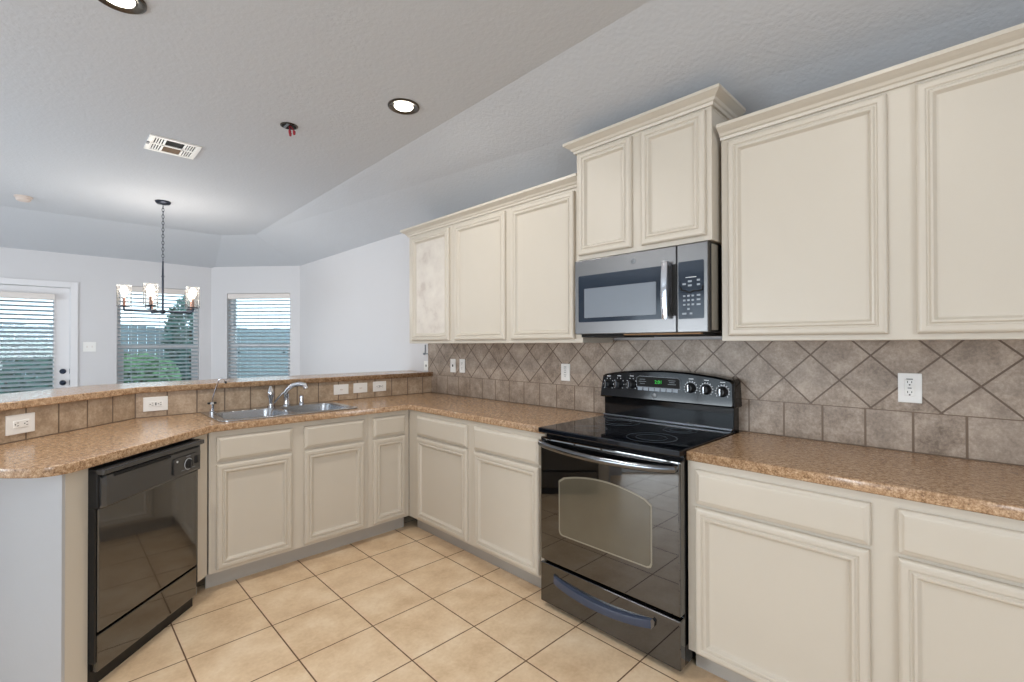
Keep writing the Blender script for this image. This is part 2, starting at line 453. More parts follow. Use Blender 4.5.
# half wall of the peninsula: straight behind the sink, slanted behind the dishwasher
YT, CT = 3.545, 3.19            # tile face: y = YT, and y - x = CT
def pen(off_f, x_end_sum):       # a point of the slanted run, off_f in front (-) or behind (+), at x + y = x_end_sum
    c = CT+off_f*math.sqrt(2); return ((x_end_sum-c)/2, (x_end_sum+c)/2)
def bend(off): return (YT+off-(CT+off*math.sqrt(2)), YT+off)
E_ = 2.10
m = MB(); m.prism([(2.47, YT+.012), bend(.012), pen(.012, E_), pen(.14, E_), bend(.14), (2.47, YT+.14)], 0, 1.062, 'xy')
struct(m.build('wall_peninsula', M['panelwhite']))
m = MB(); m.prism([(TF, YT), bend(0), pen(0, E_+.02), pen(.012, E_+.02), bend(.012), (TF, YT+.012)], .90, 1.062, 'xy')
struct(m.build('trim_2', M['rowtile']))

# ------------------------------------------------------------------ cabinets
DOOR = [(0, 0), (0, -.011), (.003, -.016), (.008, -.0195), (.013, -.0205), (.025, -.0205), (.029, -.0155), (.033, -.0155),
        (.038, -.0215), (.045, -.0205), (.049, -.0140), (.054, -.0065), (.060, -.0055)]
DRAWER = [(0, 0), (0, -.010), (.003, -.014), (.010, -.0165), (.016, -.0205), (.022, -.0210)]
def door(name, t, x0, x1, z0, z1, mat=None):
    return MB().panel(x0, x1, z0, z1, DOOR).build(name, mat or M['cab'], t)
def drawer(t, x0, x1, z0, z1):
    return MB().panel(x0, x1, z0, z1, DRAWER).build('drawer', M['cab'], t)
def base_body(t, w, d, h=.874, toe=True):
    m = MB()
    m.box(0, w, 0, .02, .1, h, .0015, 1)
    m.box(0, .018, .02, d, .1, h); m.box(w-.018, w, .02, d, .1, h)
    m.box(.018, w-.018, d-.012, d, .1, h); m.box(.018, w-.018, .02, d-.012, .1, .118)
    m.build('body', M['cab'], t)
    if toe: MB().box(0, w, .07, .085, 0, .1).build('toe_kick', M['toe'], t)
# right of the range
t = thing('base_cabinet', 'cream base cabinet right of the black range, with two doors and two drawers', 'cabinet', (1.865, .872, 0), -90)
base_body(t, 1.30, .585)
drawer(t, .038, .603, .708, .843); door('door', t, .035, .600, .105, .694)
drawer(t, .671, 1.232, .708, .843); door('door', t, .671, 1.232, .105, .694)
# left of the range
t = thing('base_cabinet', 'cream base cabinet between the black range and the inside corner, two doors wide', 'cabinet', (1.865, 2.973, 0), -90)
base_body(t, 1.323, .585)
drawer(t, .121, .683, .706, .843); door('door', t, .121, .683, .118, .692)
drawer(t, .751, 1.289, .706, .843); door('door', t, .751, 1.289, .118, .692)
# sink cabinet
t = thing('base_cabinet', 'cream sink cabinet with two doors under the stainless sink', 'cabinet', (.612, 2.975, 0), 0)
base_body(t, .930, .555)
drawer(t, .034, .432, .709, .843); door('door', t, .034, .432, .118, .692)
drawer(t, .503, .899, .709, .843); door('door', t, .503, .899, .118, .692)
# narrow corner cabinet
t = thing('base_cabinet', 'narrow one-door cream base cabinet in the inside corner right of the sink cabinet', 'cabinet', (1.543, 2.975, 0), 0)
base_body(t, .321, .555)
drawer(t, .034, .285, .711, .843); door('door', t, .034, .285, .118, .694)
# stile between the dishwasher and the sink cabinet
t = thing('filler_panel', 'narrow plain cream filler between the dishwasher and the sink cabinet', 'cabinet panel', (.5297, 2.8997, 0), 45)
MB().box(0, .108, 0, .02, .1, .874, .0015, 1).build('stile', M['cab'], t)
MB().box(0, .108, .055, .075, 0, .1).build('toe_kick', M['toe'], t)
# end of the peninsula
t = thing('end_cabinet', 'pale grey end panel with cream edge closing the peninsula left of the dishwasher', 'cabinet panel', (.03, 2.40, 0), 45)
MB().box(.012, .100, .57, .585, 0, .874).build('back_panel', M['cab'], t)
MB().box(-.001, .012, -.0005, .585, 0, .874, .0008, 1).build('side_panel', M['panelwhite'], t)['label'] = 'pale grey painted side panel'
MB().box(.0125, .106, 0, .018, 0, .874, .001, 1).build('stile', M['cab'], t)

# upper cabinets
def upper_body(t, w, d, z0, z1):
    MB().box(0, w, 0, d, z0, z1, .0015, 1).build('body', M['cab'], t)
CROWN = [(0, 0), (.010, 0), (.013, .012), (.020, .016), (.026, .026), (.040, .034), (.052, .042), (.056, .044), (.056, .058), (0, .058)]
def crown(path, z, name, parent=None):   # path in plan, outward is left of travel
    n = len(path); P = [Vector(p) for p in path]; rings = []
    for i in range(n):
        ns = []
        for a, b in ((i-1, i), (i, i+1)):
            if a < 0 or b >= n: continue
            d = (P[b]-P[a]).normalized(); ns.append(Vector((-d.y, d.x)))
        mt = ns[0] if len(ns) == 1 else (ns[0]+ns[1])/(1+ns[0].dot(ns[1]))
        rings.append([(P[i].x+mt.x*o, P[i].y+mt.y*o, z+h) for o, h in CROWN])
    m = MB(); m.ring_loft(rings); return m.build(name, M['cab'], parent)
t = thing('upper_cabinet', 'wide two-door cream wall cabinet right of the microwave', 'cabinet', (2.155, .845, 0), -90)
upper_body(t, 1.32, .310, 1.362, 2.285)
door('door', t, .032, .589, 1.384, 2.250); door('door', t, .668, 1.228, 1.384, 2.250)
crown([(0, -.0005), (1.32, -.0005)][::-1], 2.262, 'crown_moulding', t)
t = thing('upper_cabinet', 'two-door cream wall cabinet directly left of the microwave', 'cabinet', (2.155, 2.826, 0), -90)
upper_body(t, 1.206, .310, 1.356, 2.285)
door('door', t, .036, .578, 1.378, 2.232); door('door', t, .635, 1.155, 1.378, 2.232)
t = thing('upper_cabinet', 'one-door cream wall cabinet with patchy panel at the far end of the left run', 'cabinet', (2.155, 3.43, 0), -90)
upper_body(t, .602, .310, 1.356, 2.285)
d = door('door', t, .055, .568, 1.378, 2.232)
MB().box(.055+.061, .568-.061, -.0062, -.0052, 1.378+.061, 2.232-.061).build('panel', M['cab_mottled'], d)['label'] = 'patchy uneven panel'
o = crown([(2.1545, 1.6235), (2.1545, 3.4305), (2.46, 3.4305)], 2.252, 'crown_moulding')
tag(o, 'cream crown moulding along the top of the wall cabinets left of the microwave', 'moulding')
t = thing('upper_cabinet', 'short deep two-door cream wall cabinet standing over the microwave, topped by crown moulding', 'cabinet', (2.10, 1.618, 0), -90)
m = MB(); m.box(0, .753, 0, .362, 1.814, 2.40, .0015, 1); m.box(0, .753, 0, .25, 2.40, 2.44, .001, 1); m.build('body', M['cab'], t)
door('door', t, .020, .354, 1.838, 2.402); door('door', t, .408, .728, 1.838, 2.402)
crown([(-.0005, .26), (-.0005, -.0005), (.7535, -.0005), (.7535, .26)][::-1], 2.412, 'crown_moulding', t)

# ------------------------------------------------------------------ worktops, bar top
def arc(c, r, a0, a1, n=8): return [(c[0]+r*math.cos(math.radians(a0+(a1-a0)*i/n)), c[1]+r*math.sin(math.radians(a0+(a1-a0)*i/n))) for i in range(n+1)]
YF, CF, XF = 2.945, 2.322, 1.846
# end corner of the peninsula, rounded: front edge y-x=CF, end edge x+y=SE
SE = 2.332; r = .10
cc = ((SE+r*math.sqrt(2)-(CF+r*math.sqrt(2)))/2, (SE+r*math.sqrt(2)+CF+r*math.sqrt(2))/2)
corner = arc(cc, r, -45, -135, 8)
outer = [(TF-.001, 1.6475), (XF, 1.6475), (XF, YF), (YF-CF, YF)] + corner + [pen(-.001, SE), bend(-.001), (TF-.001, YT-.001)]
SX0, SX1, SY0, SY1 = .672, 1.498, 3.005, 3.520
hole = [(SX0+.02, SY0+.02), (SX0+.02, SY1-.02), (SX1-.02, SY1-.02), (SX1-.02, SY0+.02)]
o = slab_from_outline('worktop', outer, [hole], .876, .914, .005, M['counter'])
tag(o, 'speckled brown laminate worktop wrapping the corner and holding the sink', 'worktop')
o = slab_from_outline('worktop', [(TF-.001, .868), (TF-.001, -.47), (XF, -.47), (XF, .868)], [], .876, .914, .005, M['counter'])
tag(o, 'speckled brown laminate worktop right of the black range', 'worktop')
outer = [(2.468, YT-.022), bend(-.022), pen(-.022, E_-.03), pen(.40, E_-.03), bend(.40), (2.468, YT+.40)]
o = slab_from_outline('bar_top', outer, [], 1.0625, 1.099, .005, M['counter'])
tag(o, 'raised brown laminate bar ledge on the peninsula half wall', 'bar top')

# ------------------------------------------------------------------ sink
t = thing('sink', 'stainless steel double-bowl sink set into the peninsula worktop', 'sink', (0, 0, .914))
def rrect(x0, x1, y0, y1, r, n=5):
    return (arc((x1-r, y1-r), r, 0, 90, n)+arc((x0+r, y1-r), r, 90, 180, n)+arc((x0+r, y0+r), r, 180, 270, n)+arc((x1-r, y0+r), r, 270, 360, n))
bx = [(SX0+.045, 1.070), (1.098, SX1-.045)]; by = (SY0+.035, SY1-.115)
rim = slab_from_outline('rim', rrect(SX0, SX1, SY0, SY1, .045), [rrect(a, b, by[0], by[1], .06) for a, b in bx], .0005, .0075, .002, M['sink'], t)
for a, b in bx:
    m = MB(); rings = []
    for ins, z in ((0.001, .004), (.004, -.01), (.012, -.12), (.022, -.155), (.05, -.17)):
        rings.append([(x, y, z) for x, y in rrect(a+ins, b-ins, by[0]+ins, by[1]-ins, max(.06-ins*.3, .03))])
    m.ring_loft(rings, cap0=False)
    bo = m.build('bowl', M['sink'], t, smooth=True)
    MB().lathe([(.045, 0), (.045, .003), (.03, .003), (.028, .001)], ((a+b)/2, (by[0]+by[1])/2, -.1705), seg=20).build('drain', M['darkchrome'], bo, True)
DZ_ = .922
YD = 3.468
t = thing('faucet', 'chrome kitchen faucet with arched spout behind the sink divider', 'faucet', (1.179, YD, DZ_))
MB().lathe([(.028, 0), (.028, .006), (.021, .012), (.019, .03), (.019, .075), (.022, .085), (.021, .105), (.012, .113)], seg=20).build('body', M['chrome'], t, True)
MB().tube([(-.012, -.005, .088), (.004, -.018, .115), (.030, -.045, .142), (.060, -.080, .152), (.085, -.105, .146), (.093, -.113, .118)], [.015, .015, .015, .0155, .016, .015], 14).build('spout', M['chrome'], t, True)
MB().tube([(-.018, 0, .095), (-.05, .0, .06), (-.08, .0, .022)], [.006, .007, .005], 8).build('lever', M['darkchrome'], t, True)
t = thing('sink_sprayer', 'chrome side sprayer left of the arched faucet', 'sprayer', (1.077, YD, DZ_))
MB().lathe([(.022, 0), (.022, .008), (.015, .012), (.014, .02)], seg=18).build('base', M['chrome'], t, True)
MB().lathe([(.012, .02), (.013, .045), (.021, .075), (.024, .098), (.016, .118), (.006, .142)], seg=18).build('spray_head', M['chrome'], t, True)
t = thing('air_gap_cap', 'short chrome cylinder right of the arched faucet', 'air gap', (1.283, YD, DZ_))
MB().lathe([(.021, 0), (.021, .006), (.0165, .009), (.0165, .052), (.014, .062), (.006, .066)], seg=18).build('cap', M['chrome'], t, True)
t = thing('drinking_tap', 'slim gooseneck drinking-water tap with black lever at the left sink corner', 'faucet', (.722, 3.43, DZ_))
MB().lathe([(.020, 0), (.020, .006), (.012, .012), (.012, .05), (.014, .055), (.010, .066)], seg=16).build('body', M['chrome'], t, True)
MB().box(-.024, .024, -.008, .008, .054, .066, .003).build('lever', M['blackmatte'], t)
pts = [(0, 0, .06), (.002, -.002, .09), (.015, -.006, .14), (.030, -.010, .185)]
for i in range(9):
    a = PI*.92*i/8; pts.append((.030+.022*(1-math.cos(a))*.9, -.012-.008*i/8, .190+.024*math.sin(a)))
MB().tube(pts, .0042, 8).build('gooseneck', M['chrome'], t, True)
MB().tube([pts[-1], (pts[-1][0]+.003, pts[-1][1]-.001, pts[-1][2]-.016)], .0062, 8).build('spout_tip', M['blackmatte'], t, True)

# ------------------------------------------------------------------ range
t = thing('range', 'black freestanding electric range with glass cooktop and arched oven window', 'stove', (1.81, 1.638, 0), -90)
RW = .762
m = MB(); m.box(.004, RW-.004, .045, .640, .03, .893, .003, 1); m.box(.03, RW-.03, .09, .60, 0.0, .03)
m.build('body', M['black'], t)
m = MB(); m.box(.003, RW-.003, 0, .044, .244, .872, .007, 3)
dr = m.build('oven_door', M['blackglass'], t, False)
wx0, wx1, wz0, wz1, pk = .126, .636, .398, .680, .722
def arch(ins):
    x0, x1 = wx0+ins, wx1-ins; pts = [(x1, wz0+ins+.02), (x1-.006, wz0+ins+.006), (x1-.02, wz0+ins), (x0+.02, wz0+ins), (x0+.006, wz0+ins+.006), (x0, wz0+ins+.02)]
    for i in range(17):
        q = i/16; pts.append((x0+(x1-x0)*q, wz1-ins+(pk-wz1)*(1-(2*q-1)**2)-(.012 if i in (0, 16) else 0)))
    return pts
MB().prism(arch(0), -.0012, .002).build('window_border', M['ovenwinrim'], dr)
MB().prism(arch(.007), -.0020, .002).build('window', M['ovenwin'], dr)
m = MB(); pts = []
for i in range(25):
    q = i/24; x = .020+(RW-.040)*q; s = 4*q*(1-q)
    pts.append((x, -.018-.030*s**.6, .842-.016*s))
m.tube([(.020, .004, .846)]+pts+[(RW-.020, .004, .846)], [.012]+[.0135]*25+[.012], 14, ry=1.25)
m.build('handle', M['darkchrome'], dr, True)['label'] = 'bowed polished bar handle'
for k in range(4):
    x0 = .075+k*.155; MB().box(x0, x0+.145, -.0008, .002, .8605, .8655).build('vent_slot', M['markgrey'], dr)
m = MB(); m.box(.003, RW-.003, 0, .044, .028, .230, .006, 3)
dw = m.build('drawer', M['blackglass'], t)
m = MB(); rings = []
N = 22
for i in range(N+1):
    q = i/N; x = .098+.536*q; zc = .166-.030*4*q*(1-q)+.006*q; h = .021; out = .010+.016*(4*q*(1-q))**.5
    rings.append([(x, -.0005, zc-h), (x, -out*.8, zc-h+.002), (x, -out, zc-h*.2), (x, -out*.85, zc+h*.8), (x, -.0005, zc+h)])
m.ring_loft(rings); m.build('handle', M['blackreflect'], dw, True)['label'] = 'curved black grip strip with a blue reflection in its colour'
m = MB(); m.prism([(.094, .158), (.090, .190), (.098, .196), (.118, .192), (.140, .176), (.104, .176)], -.0012, .002); m.build('grip_recess', M['dark'], dw)
m = MB(); m.prism([(.634, .148), (.648, .168), (.650, .190), (.640, .198), (.632, .186)], -.010, .002); m.build('grip_end', M['darkchrome'], dw)['label'] = 'bright polished grip end'
m = MB(); m.box(-.002, RW+.002, -.012, .575, .894, .920, .005, 2)
ck = m.build('cooktop', M['cooktop'], t)
# centre of the visible front burner is at local (.525, .155)
for cx, cy, rad in ((.545, .160, .112), (.205, .155, .085), (.205, .420, .112), (.555, .425, .080)):
    m = MB()
    for rr in (rad, rad*.62): m.torus((cx, cy, .9200), rr, .0016, 56, 6, 'z', .35)
    m.build('burner_ring', M['ringline'], ck)
MB().box(.004, RW-.004, .578, .643, .90, 1.045, .004, 2).build('backguard_base', M['black'], t)
MB().box(.006, RW-.006, .560, .580, .920, .934, .004, 2).build('backguard_trim', M['darkchrome'], t)
def console(ins):
    x0, x1 = -.012+ins, RW+.010-ins; z0, z1, pk = 1.034+ins, 1.172-ins, 1.205-ins
    pts = [(x0+.004, z0), (x1-.004, z0), (x1, z0+.006), (x1-.006, z1-.012), (x1-.016, z1)]
    for i in range(1, 12):
        q = i/12; pts.append((x1-.016-(x1-x0-.046)*q, z1+(pk-z1)*math.sin(PI*q)**.8))
    pts += [(x0+.030, z1), (x0+.014, z1-.010), (x0+.004, z0+.03)]
    return pts
m = MB(); rings = []
for ins, y in ((0, .643), (0, .585), (.002, .568), (.010, .560)):
    rings.append([(x, y-.018*(1-(z-1.03)/.17)*(1 if y < .6 else 0), z) for x, z in console(ins)])
m.ring_loft(rings); cons = m.build('console', M['black'], t)
def cy_(z): return .560-.018*(1-(z-1.03)/.17)
kx = [(.051, 1.113), (.121, 1.117), (.204, 1.120), (.552, 1.121), (.632, 1.118), (.713, 1.112)]
for i, (x, z) in enumerate(kx):
    y = cy_(z)
    m = MB(); m.lathe([(.026, .0), (.026, -.004), (.021, -.010), (.0195, -.024), (.017, -.027)], (x, y, z), 'y', 24)
    kn = m.build('knob', M['blackmatte'], t, True)
    MB().box(x-.005, x+.005, y-.036, y-.024, z-.018, z+.018, .002).build('knob_grip', M['darkchrome'], kn)
    m = MB(); nt = 12 if i > 2 else 8
    for q in range(nt):
        a = math.radians(-40+260*q/(nt-1)); c0, s0 = math.cos(a), math.sin(a); rr = .034
        cx, cz = x+rr*c0, z+rr*s0
        m.box(cx-.0022, cx+.0022, cy_(cz)-.0012, cy_(cz)+.001, cz-.0022, cz+.0022)
    if i > 2: m.torus((x, y-.001, z), .0305, .0009, 30, 6, 'y')
    m.box(x-.012, x+.012, cy_(z+.046)-.0012, cy_(z+.046)+.002, z+.0445, z+.0485)
    m.build('dial_marking', M['mark'], t)
y = cy_(1.128)
m = MB(); m.prism([(.238, 1.086), (.490, 1.086), (.496, 1.092), (.496, 1.158), (.480, 1.168), (.254, 1.170), (.238, 1.160)], y-.0022, y+.008)
m.build('display_border', M['markgrey'], cons)
m = MB(); m.prism([(.2405, 1.112), (.4935, 1.112), (.4935, 1.157), (.479, 1.1655), (.255, 1.1675), (.2405, 1.158)], y-.0035, y+.004)
dsp = m.build('display', M['dark'], cons)
text_mesh('display_digits', '2:01', .026, M['green'], dsp, (.372, y-.0042, 1.140))
for xx, zz, ww in ((.275, 1.152, .035), (.275, 1.140, .045), (.450, 1.152, .04), (.450, 1.142, .03), (.450, 1.132, .045), (.275, 1.128, .03)):
    MB().box(xx-ww/2, xx+ww/2, y-.0042, y-.003, zz-.0015, zz+.0015).build('display_legend', M['markgrey'], dsp)
for k in range(7):
    x0 = .246+k*.0345; MB().box(x0, x0+.030, y-.0045, y-.001, 1.0895, 1.108, .0015, 1).build('control_button', M['mwbtn'], cons)
yl = cy_(1.066)
lg = MB().lathe([(.0125, .002), (.0125, -.0015), (.011, -.002)], (.349, yl, 1.066), 'y', 24).build('logo', M['steel'], cons, True)
MB().torus((.349, yl-.0018, 1.066), .0095, .0006, 28, 6, 'y').build('logo_ring', M['markgrey'], lg)
text_mesh('logo_letters', 'GE', .011, M['markgrey'], lg, (.349, yl-.0022, 1.066))

# ------------------------------------------------------------------ microwave
t = thing('microwave', 'stainless over-the-range microwave with dark glass door under the short cabinet', 'microwave', (2.08, 1.6175, 0), -90)
MWW = .742
m = MB(); m.box(.002, MWW-.002, .028, .372, 1.402, 1.810, .002, 1); m.build('body', M['blackmatte'], t)
m = MB(); m.box(.03, .30, .02, .33, 1.386, 1.4015); m.box(.34, .72, .02, .33, 1.388, 1.4015); m.build('underside', M['dark'], t)
MB().box(.31, .71, .001, .02, 1.3935, 1.401).build('vent_lip', M['brown'], t)['label'] = 'tan lip under the front edge'
m = MB(); m.box(0, .594, 0, .027, 1.402, 1.808, .004, 2); md = m.build('door', M['steel'], t)
m = MB(); m.prism(rrect(.026, .536, 1.468, 1.722, .008), -.002, .004); gl = m.build('door_glass', M['mwglass'], md)
m = MB(); m.prism(rrect(.066, .492, 1.491, 1.650, .004), -.0032, .002); m.build('window', M['mwwin'], gl)
m = MB()
rings = []
for i in range(13):
    q = i/12; z = 1.466+.270*q; bow = -.030-.010*math.sin(PI*q)
    rings.append([(.534, bow+.012, z), (.536, bow, z), (.552, bow-.004, z), (.565, bow, z), (.567, bow+.012, z)])
m.ring_loft(rings)
m.box(.540, .561, -.03, .0, 1.468, 1.486); m.box(.540, .561, -.03, .0, 1.716, 1.734)
m.build('handle', M['chrome'], md, True)['label'] = 'polished vertical bar handle'
m = MB(); m.box(.572, .592, -.004, .004, 1.480, 1.722, .001, 1); m.build('handle_pocket_strip', M['dark'], md)['label'] = 'black recess beside the handle'  # black pocket strip right of the handle
lg = MB().lathe([(.013, .002), (.013, -.001), (.012, -.0015)], (.366, 0, 1.765), 'y', 24).build('logo', M['markgrey'], md, True)
MB().torus((.366, -.0015, 1.765), .010, .0006, 28, 6, 'y').build('logo_ring', M['steel'], lg)
text_mesh('logo_letters', 'GE', .011, M['steel'], lg, (.366, -.0018, 1.765))
m = MB(); m.box(.597, MWW, 0, .027, 1.402, 1.808, .004, 2); cp = m.build('control_panel', M['steel'], t)
m = MB(); m.prism(rrect(.604, .724, 1.464, 1.728, .006), -.002, .004); cg = m.build('keypad', M['mwglass'], cp)
for r_ in range(4):
    for c_ in range(3):
        if r_ == 3 and c_ != 1: continue
        MB().box(.628+c_*.020, .639+c_*.020, -.0032, -.001, 1.565-r_*.020, 1.573-r_*.020).build('button', M['mwbtn'], cg)
for xx, zz, ww in ((.633, 1.624, .016), (.660, 1.635, .018), (.660, 1.616, .018), (.700, 1.638, .014), (.700, 1.618, .014), (.700, 1.570, .016), (.700, 1.550, .016), (.700, 1.528, .018), (.633, 1.488, .02), (.665, 1.488, .012)):
    MB().box(xx-ww/2, xx+ww/2, -.0032, -.001, zz-.004, zz+.004).build('button', M['mwbtn'], cg)
MB().box(.640, .690, -.0032, -.001, 1.652, 1.655).build('keypad_legend', M['mark'], cg)
MB().tube([(.612, -.004, 1.615), (.622, -.004, 1.598), (.640, -.0045, 1.592), (.660, -.0045, 1.583), (.680, -.0045, 1.592), (.700, -.0045, 1.588), (.718, -.0045, 1.594), (.720, -.0045, 1.612)], .0028, 6).build('torn_film', M['dark'], cg)['label'] = 'dark scribble of torn film across the keys'
m = MB(); m.box(MWW-.001, MWW+.0005, .040, .11, 1.412, 1.802); m.build('side_strip', M['edgegrey'], t)['label'] = 'bare pale side edge'

# ------------------------------------------------------------------ dishwasher
t = thing('dishwasher', 'black built-in dishwasher at the slanted end of the peninsula', 'dishwasher', (.13975, 2.43975, 0), 45)
DW = .598
m = MB(); m.box(.004, DW-.004, .055, .60, .10, .868); m.build('body', M['blackmatte'], t)
m = MB(); m.box(.012, DW-.010, .020, .062, .216, .706, .008, 3); m.build('door', M['dwdoor'], t)
# control fascia with side returns that taper down
m = MB(); m.box(.0, DW, .012, .054, .706, .862, .005, 2); m.box(.002, .010, .026, .054, .10, .706); m.box(DW-.008, DW-.001, .026, .054, .10, .706); m.build('side_frame', M['blackmatte'], t)
m = MB(); rings = []
for x in (.008, .022, DW-.030, DW-.016):
    e = 0 if .02 < x < DW-.03 else .008
    rings.append([(x, .014, .700+e), (x, -.004+e, .712+e), (x, -.006+e, .800), (x, -.004+e, .832-e), (x, .014, .838)])
m.ring_loft(rings); fp = m.build('control_panel', M['dwpanel'], t)
m = MB(); m.box(.0, DW, -.010, .05, .838, .860, .006, 3); m.build('top_ledge', M['dwpanel'], t)
m = MB(); m.box(.055, .366, -.0075, .0, .820, .833, .002, 1); m.build('vent_slot', M['dark'], fp)  # dark strip painting the shadow line at the slot under the ledge
cl = MB().prism(rrect(.385, .556, .728, .806, .012), -.0072, -.002, 'xz').build('dial_plate', M['dwpanel'], fp)
MB().torus((.481, -.0072, .762), .0265, .0012, 30, 6, 'y').build('dial_ring', M['mark'], fp)
kn = MB().lathe([(.022, -.004), (.021, -.016), (.017, -.019)], (.481, 0, .762), 'y', 22).build('dial', M['dark'], fp, True)
MB().box(.478, .484, -.024, -.018, .746, .778, .001, 1).build('dial_grip', M['dwpanel'], kn)
MB().box(.530, .546, -.014, -.004, .752, .790, .002, 1).build('latch', M['dark'], fp)
MB().lathe([(.005, -.004), (.005, -.009)], (.404, 0, .790), 'y', 12).build('indicator', M['mark'], fp)
MB().box(.466, .496, -.0078, -.006, .799, .8015).build('dial_marking', M['markgrey'], fp); MB().box(.430, .530, -.0078, -.006, .7385, .7400).build('dial_marking', M['markgrey'], fp)
m = MB(); m.box(.012, DW-.010, .024, .06, .062, .206, .005, 2); m.build('kick_panel', M['dwdoor'], t)
m = MB(); m.box(.004, DW-.004, .050, .08, .0, .108); m.build('toe_panel', M['blackmatte'], t)

# ------------------------------------------------------------------ wall plates
def outlet(name, label, cat, loc, rot, w, h, kind, group=None, mat='white'):
    t = thing(name, label, cat, loc, rot, group)
    MB().box(-w/2, w/2, -.006, 0, -h/2, h/2, .0025, 2).build('cover_plate', M[mat], t)
    hor = w > h
    if kind in ('outlet', 'gfci'):
        L = .066; m = MB()
        if hor: m.box(-L/2, L/2, -.0085, -.004, -.0165, .0165, .0015, 1)
        else: m.box(-.0165, .0165, -.0085, -.004, -L/2, L/2, .0015, 1)
        rc = m.build('receptacle', M[mat], t)
        m = MB()
        for s in (-1, 1):
            o = .020*s
            for dx, dz, a, b in ((-.0063, .004, .0012, .0042), (.0063, .004, .0012, .0035), (0, -.007, .0024, .0024)):
                u, v = (o+dz, dx) if hor else (dx, o+dz)
                a2, b2 = (b, a) if hor else (a, b)
                MB().box(u-a2, u+a2, -.0090, -.0083, v-b2, v+b2).build('slot', M['dark'], rc)
        if kind == 'gfci':
            for bb in ([(-.003, -.0005, -.0095, -.0083, -.008, .008), (.0005, .003, -.0095, -.0083, -.008, .008)] if hor else [(-.010, .010, -.0095, -.0083, .0345, .0375), (-.006, .006, -.0095, -.0083, -.0015, .0015)]):
                MB().box(*bb).build('test_button', M['dark'], rc)
    elif kind == 'switch':
        n = 2 if w > .1 and not hor or w > .13 else 1
        for s in ((-1, 1) if n == 2 else (0,)):
            if hor: MB().box(-.010, .010, -.014, -.004, -.005, .005, .002, 1).build('toggle', M['valance'], t)
            else: MB().box(s*.023-.005, s*.023+.005, -.014, -.004, -.010, .010, .002, 1).build('toggle', M['valance'], t)
    elif kind == 'jack':
        MB().box(-.007, .007, -.008, -.004, -.010, .010, .001, 1).build('jack', M['dark'], t)
    return t
outlet('wall_outlet', 'white upright outlet with test buttons on the diagonal tile right of the range', 'outlet', (TF, .226, 1.171), -90, .074, .118, 'gfci')
outlet('wall_outlet', 'single white upright outlet on the diagonal tile just left of the range', 'outlet', (TF, 1.990, 1.160), -90, .074, .114, 'gfci')
outlet('wall_outlet', 'left of two white plates on the tile near the inside corner, one dark socket', 'outlet', (TF, 3.222, 1.166), -90, .070, .114, 'jack')
outlet('wall_outlet', 'right of two white plates on the tile near the inside corner, with two sockets', 'outlet', (TF, 3.095, 1.168), -90, .070, .114, 'outlet')
PY = YT
outlet('light_switch', 'leftmost of three sideways plates on the half-wall tile right of the sink', 'switch', (1.612, PY, .999), 0, .118, .078, 'switch')
outlet('light_switch', 'middle of three sideways plates on the half-wall tile right of the sink', 'switch', (1.771, PY, 1.001), 0, .118, .078, 'switch')
outlet('wall_outlet', 'rightmost of three sideways plates on the half-wall tile, an outlet', 'outlet', (1.940, PY, 1.002), 0, .118, .082, 'gfci')
outlet('wall_outlet', 'sideways white outlet on the half-wall tile left of the sink', 'outlet', (.452, PY, .992), 0, .120, .085, 'gfci')
s_ = (-.134+3.031-.043+3.122)/2
outlet('wall_outlet', 'sideways white outlet at the far left of the slanted half-wall tile', 'outlet', (*pen(0, s_), .992), 45, .124, .088, 'outlet')
outlet('light_switch', 'white double light switch on the far wall beside the patio door', 'switch', (.334, YB, 1.326), 0, .118, .118, 'switch')
outlet('wall_jack', 'small white plate with dark jack on the wall just above the bar end', 'wall plate', (XW, 3.640, 1.152), -90, .07, .085, 'jack')
t = thing('wall_conduit', 'short grey wire stub on the white wall above the small jack plate', 'wire', (XW, 3.652, 0), -90)
MB().tube([(0, -.008, 1.345), (0, -.008, 1.27), (.004, -.008, 1.262), (.05, -.008, 1.262)], .005, 8).build('wire', M['markgrey'], t)
MB().box(-.028, -.006, -.014, 0, 1.252, 1.270, .002, 1).build('clip', M['markgrey'], t)

# ------------------------------------------------------------------ patio door, windows, blinds
def slats(m, x0, x1, z0, z1, y, pitch=.050, depth=.053, tilt=14):
    n = int((z1-z0)/pitch); c, s = math.cos(math.radians(tilt)), math.sin(math.radians(tilt))
    for i in range(n):
        z = z1-pitch*(i+.5); R = []
        for k in range(5):
            u = (k/4-.5)*depth; crown_ = .003*(1-(2*k/4-1)**2)
            R.append((y+u*c-crown_*s, z+u*s+crown_*c))
        P = R+[(a, b-.0025) for a, b in R[::-1]]
        b = m.bm; A_ = [b.verts.new((x0, p, q)) for p, q in P]; B_ = [b.verts.new((x1, p, q)) for p, q in P]
        k = len(P)
        for j in range(k): b.faces.new((A_[j], B_[j], B_[(j+1) % k], A_[(j+1) % k]))
        b.faces.new(A_); b.faces.new(B_[::-1])
def blind(t, x0, x1, z0, z1, y, tilt=14, vh=.07):
    MB().box(x0, x1, y-.032, y+.02, z1-vh, z1, .004, 2).build('valance', M['valance'], t)
    m = MB(); slats(m, x0+.006, x1-.006, z0+.03, z1-vh-.004, y, tilt=tilt); m.build('slats', M['slat'], t)
    MB().box(x0+.006, x1-.006, y-.022, y+.022, z0, z0+.022, .004, 2).build('bottom_rail', M['slat'], t)
    for q in (.16, .5, .84):
        x = x0+(x1-x0)*q; m = MB()
        for dy in (-.027, .027): m.box(x-.0014, x+.0014, y+dy-.0008, y+dy+.0008, z0+.01, z1-.05)
        m.build('ladder_cord', M['slat'], t)
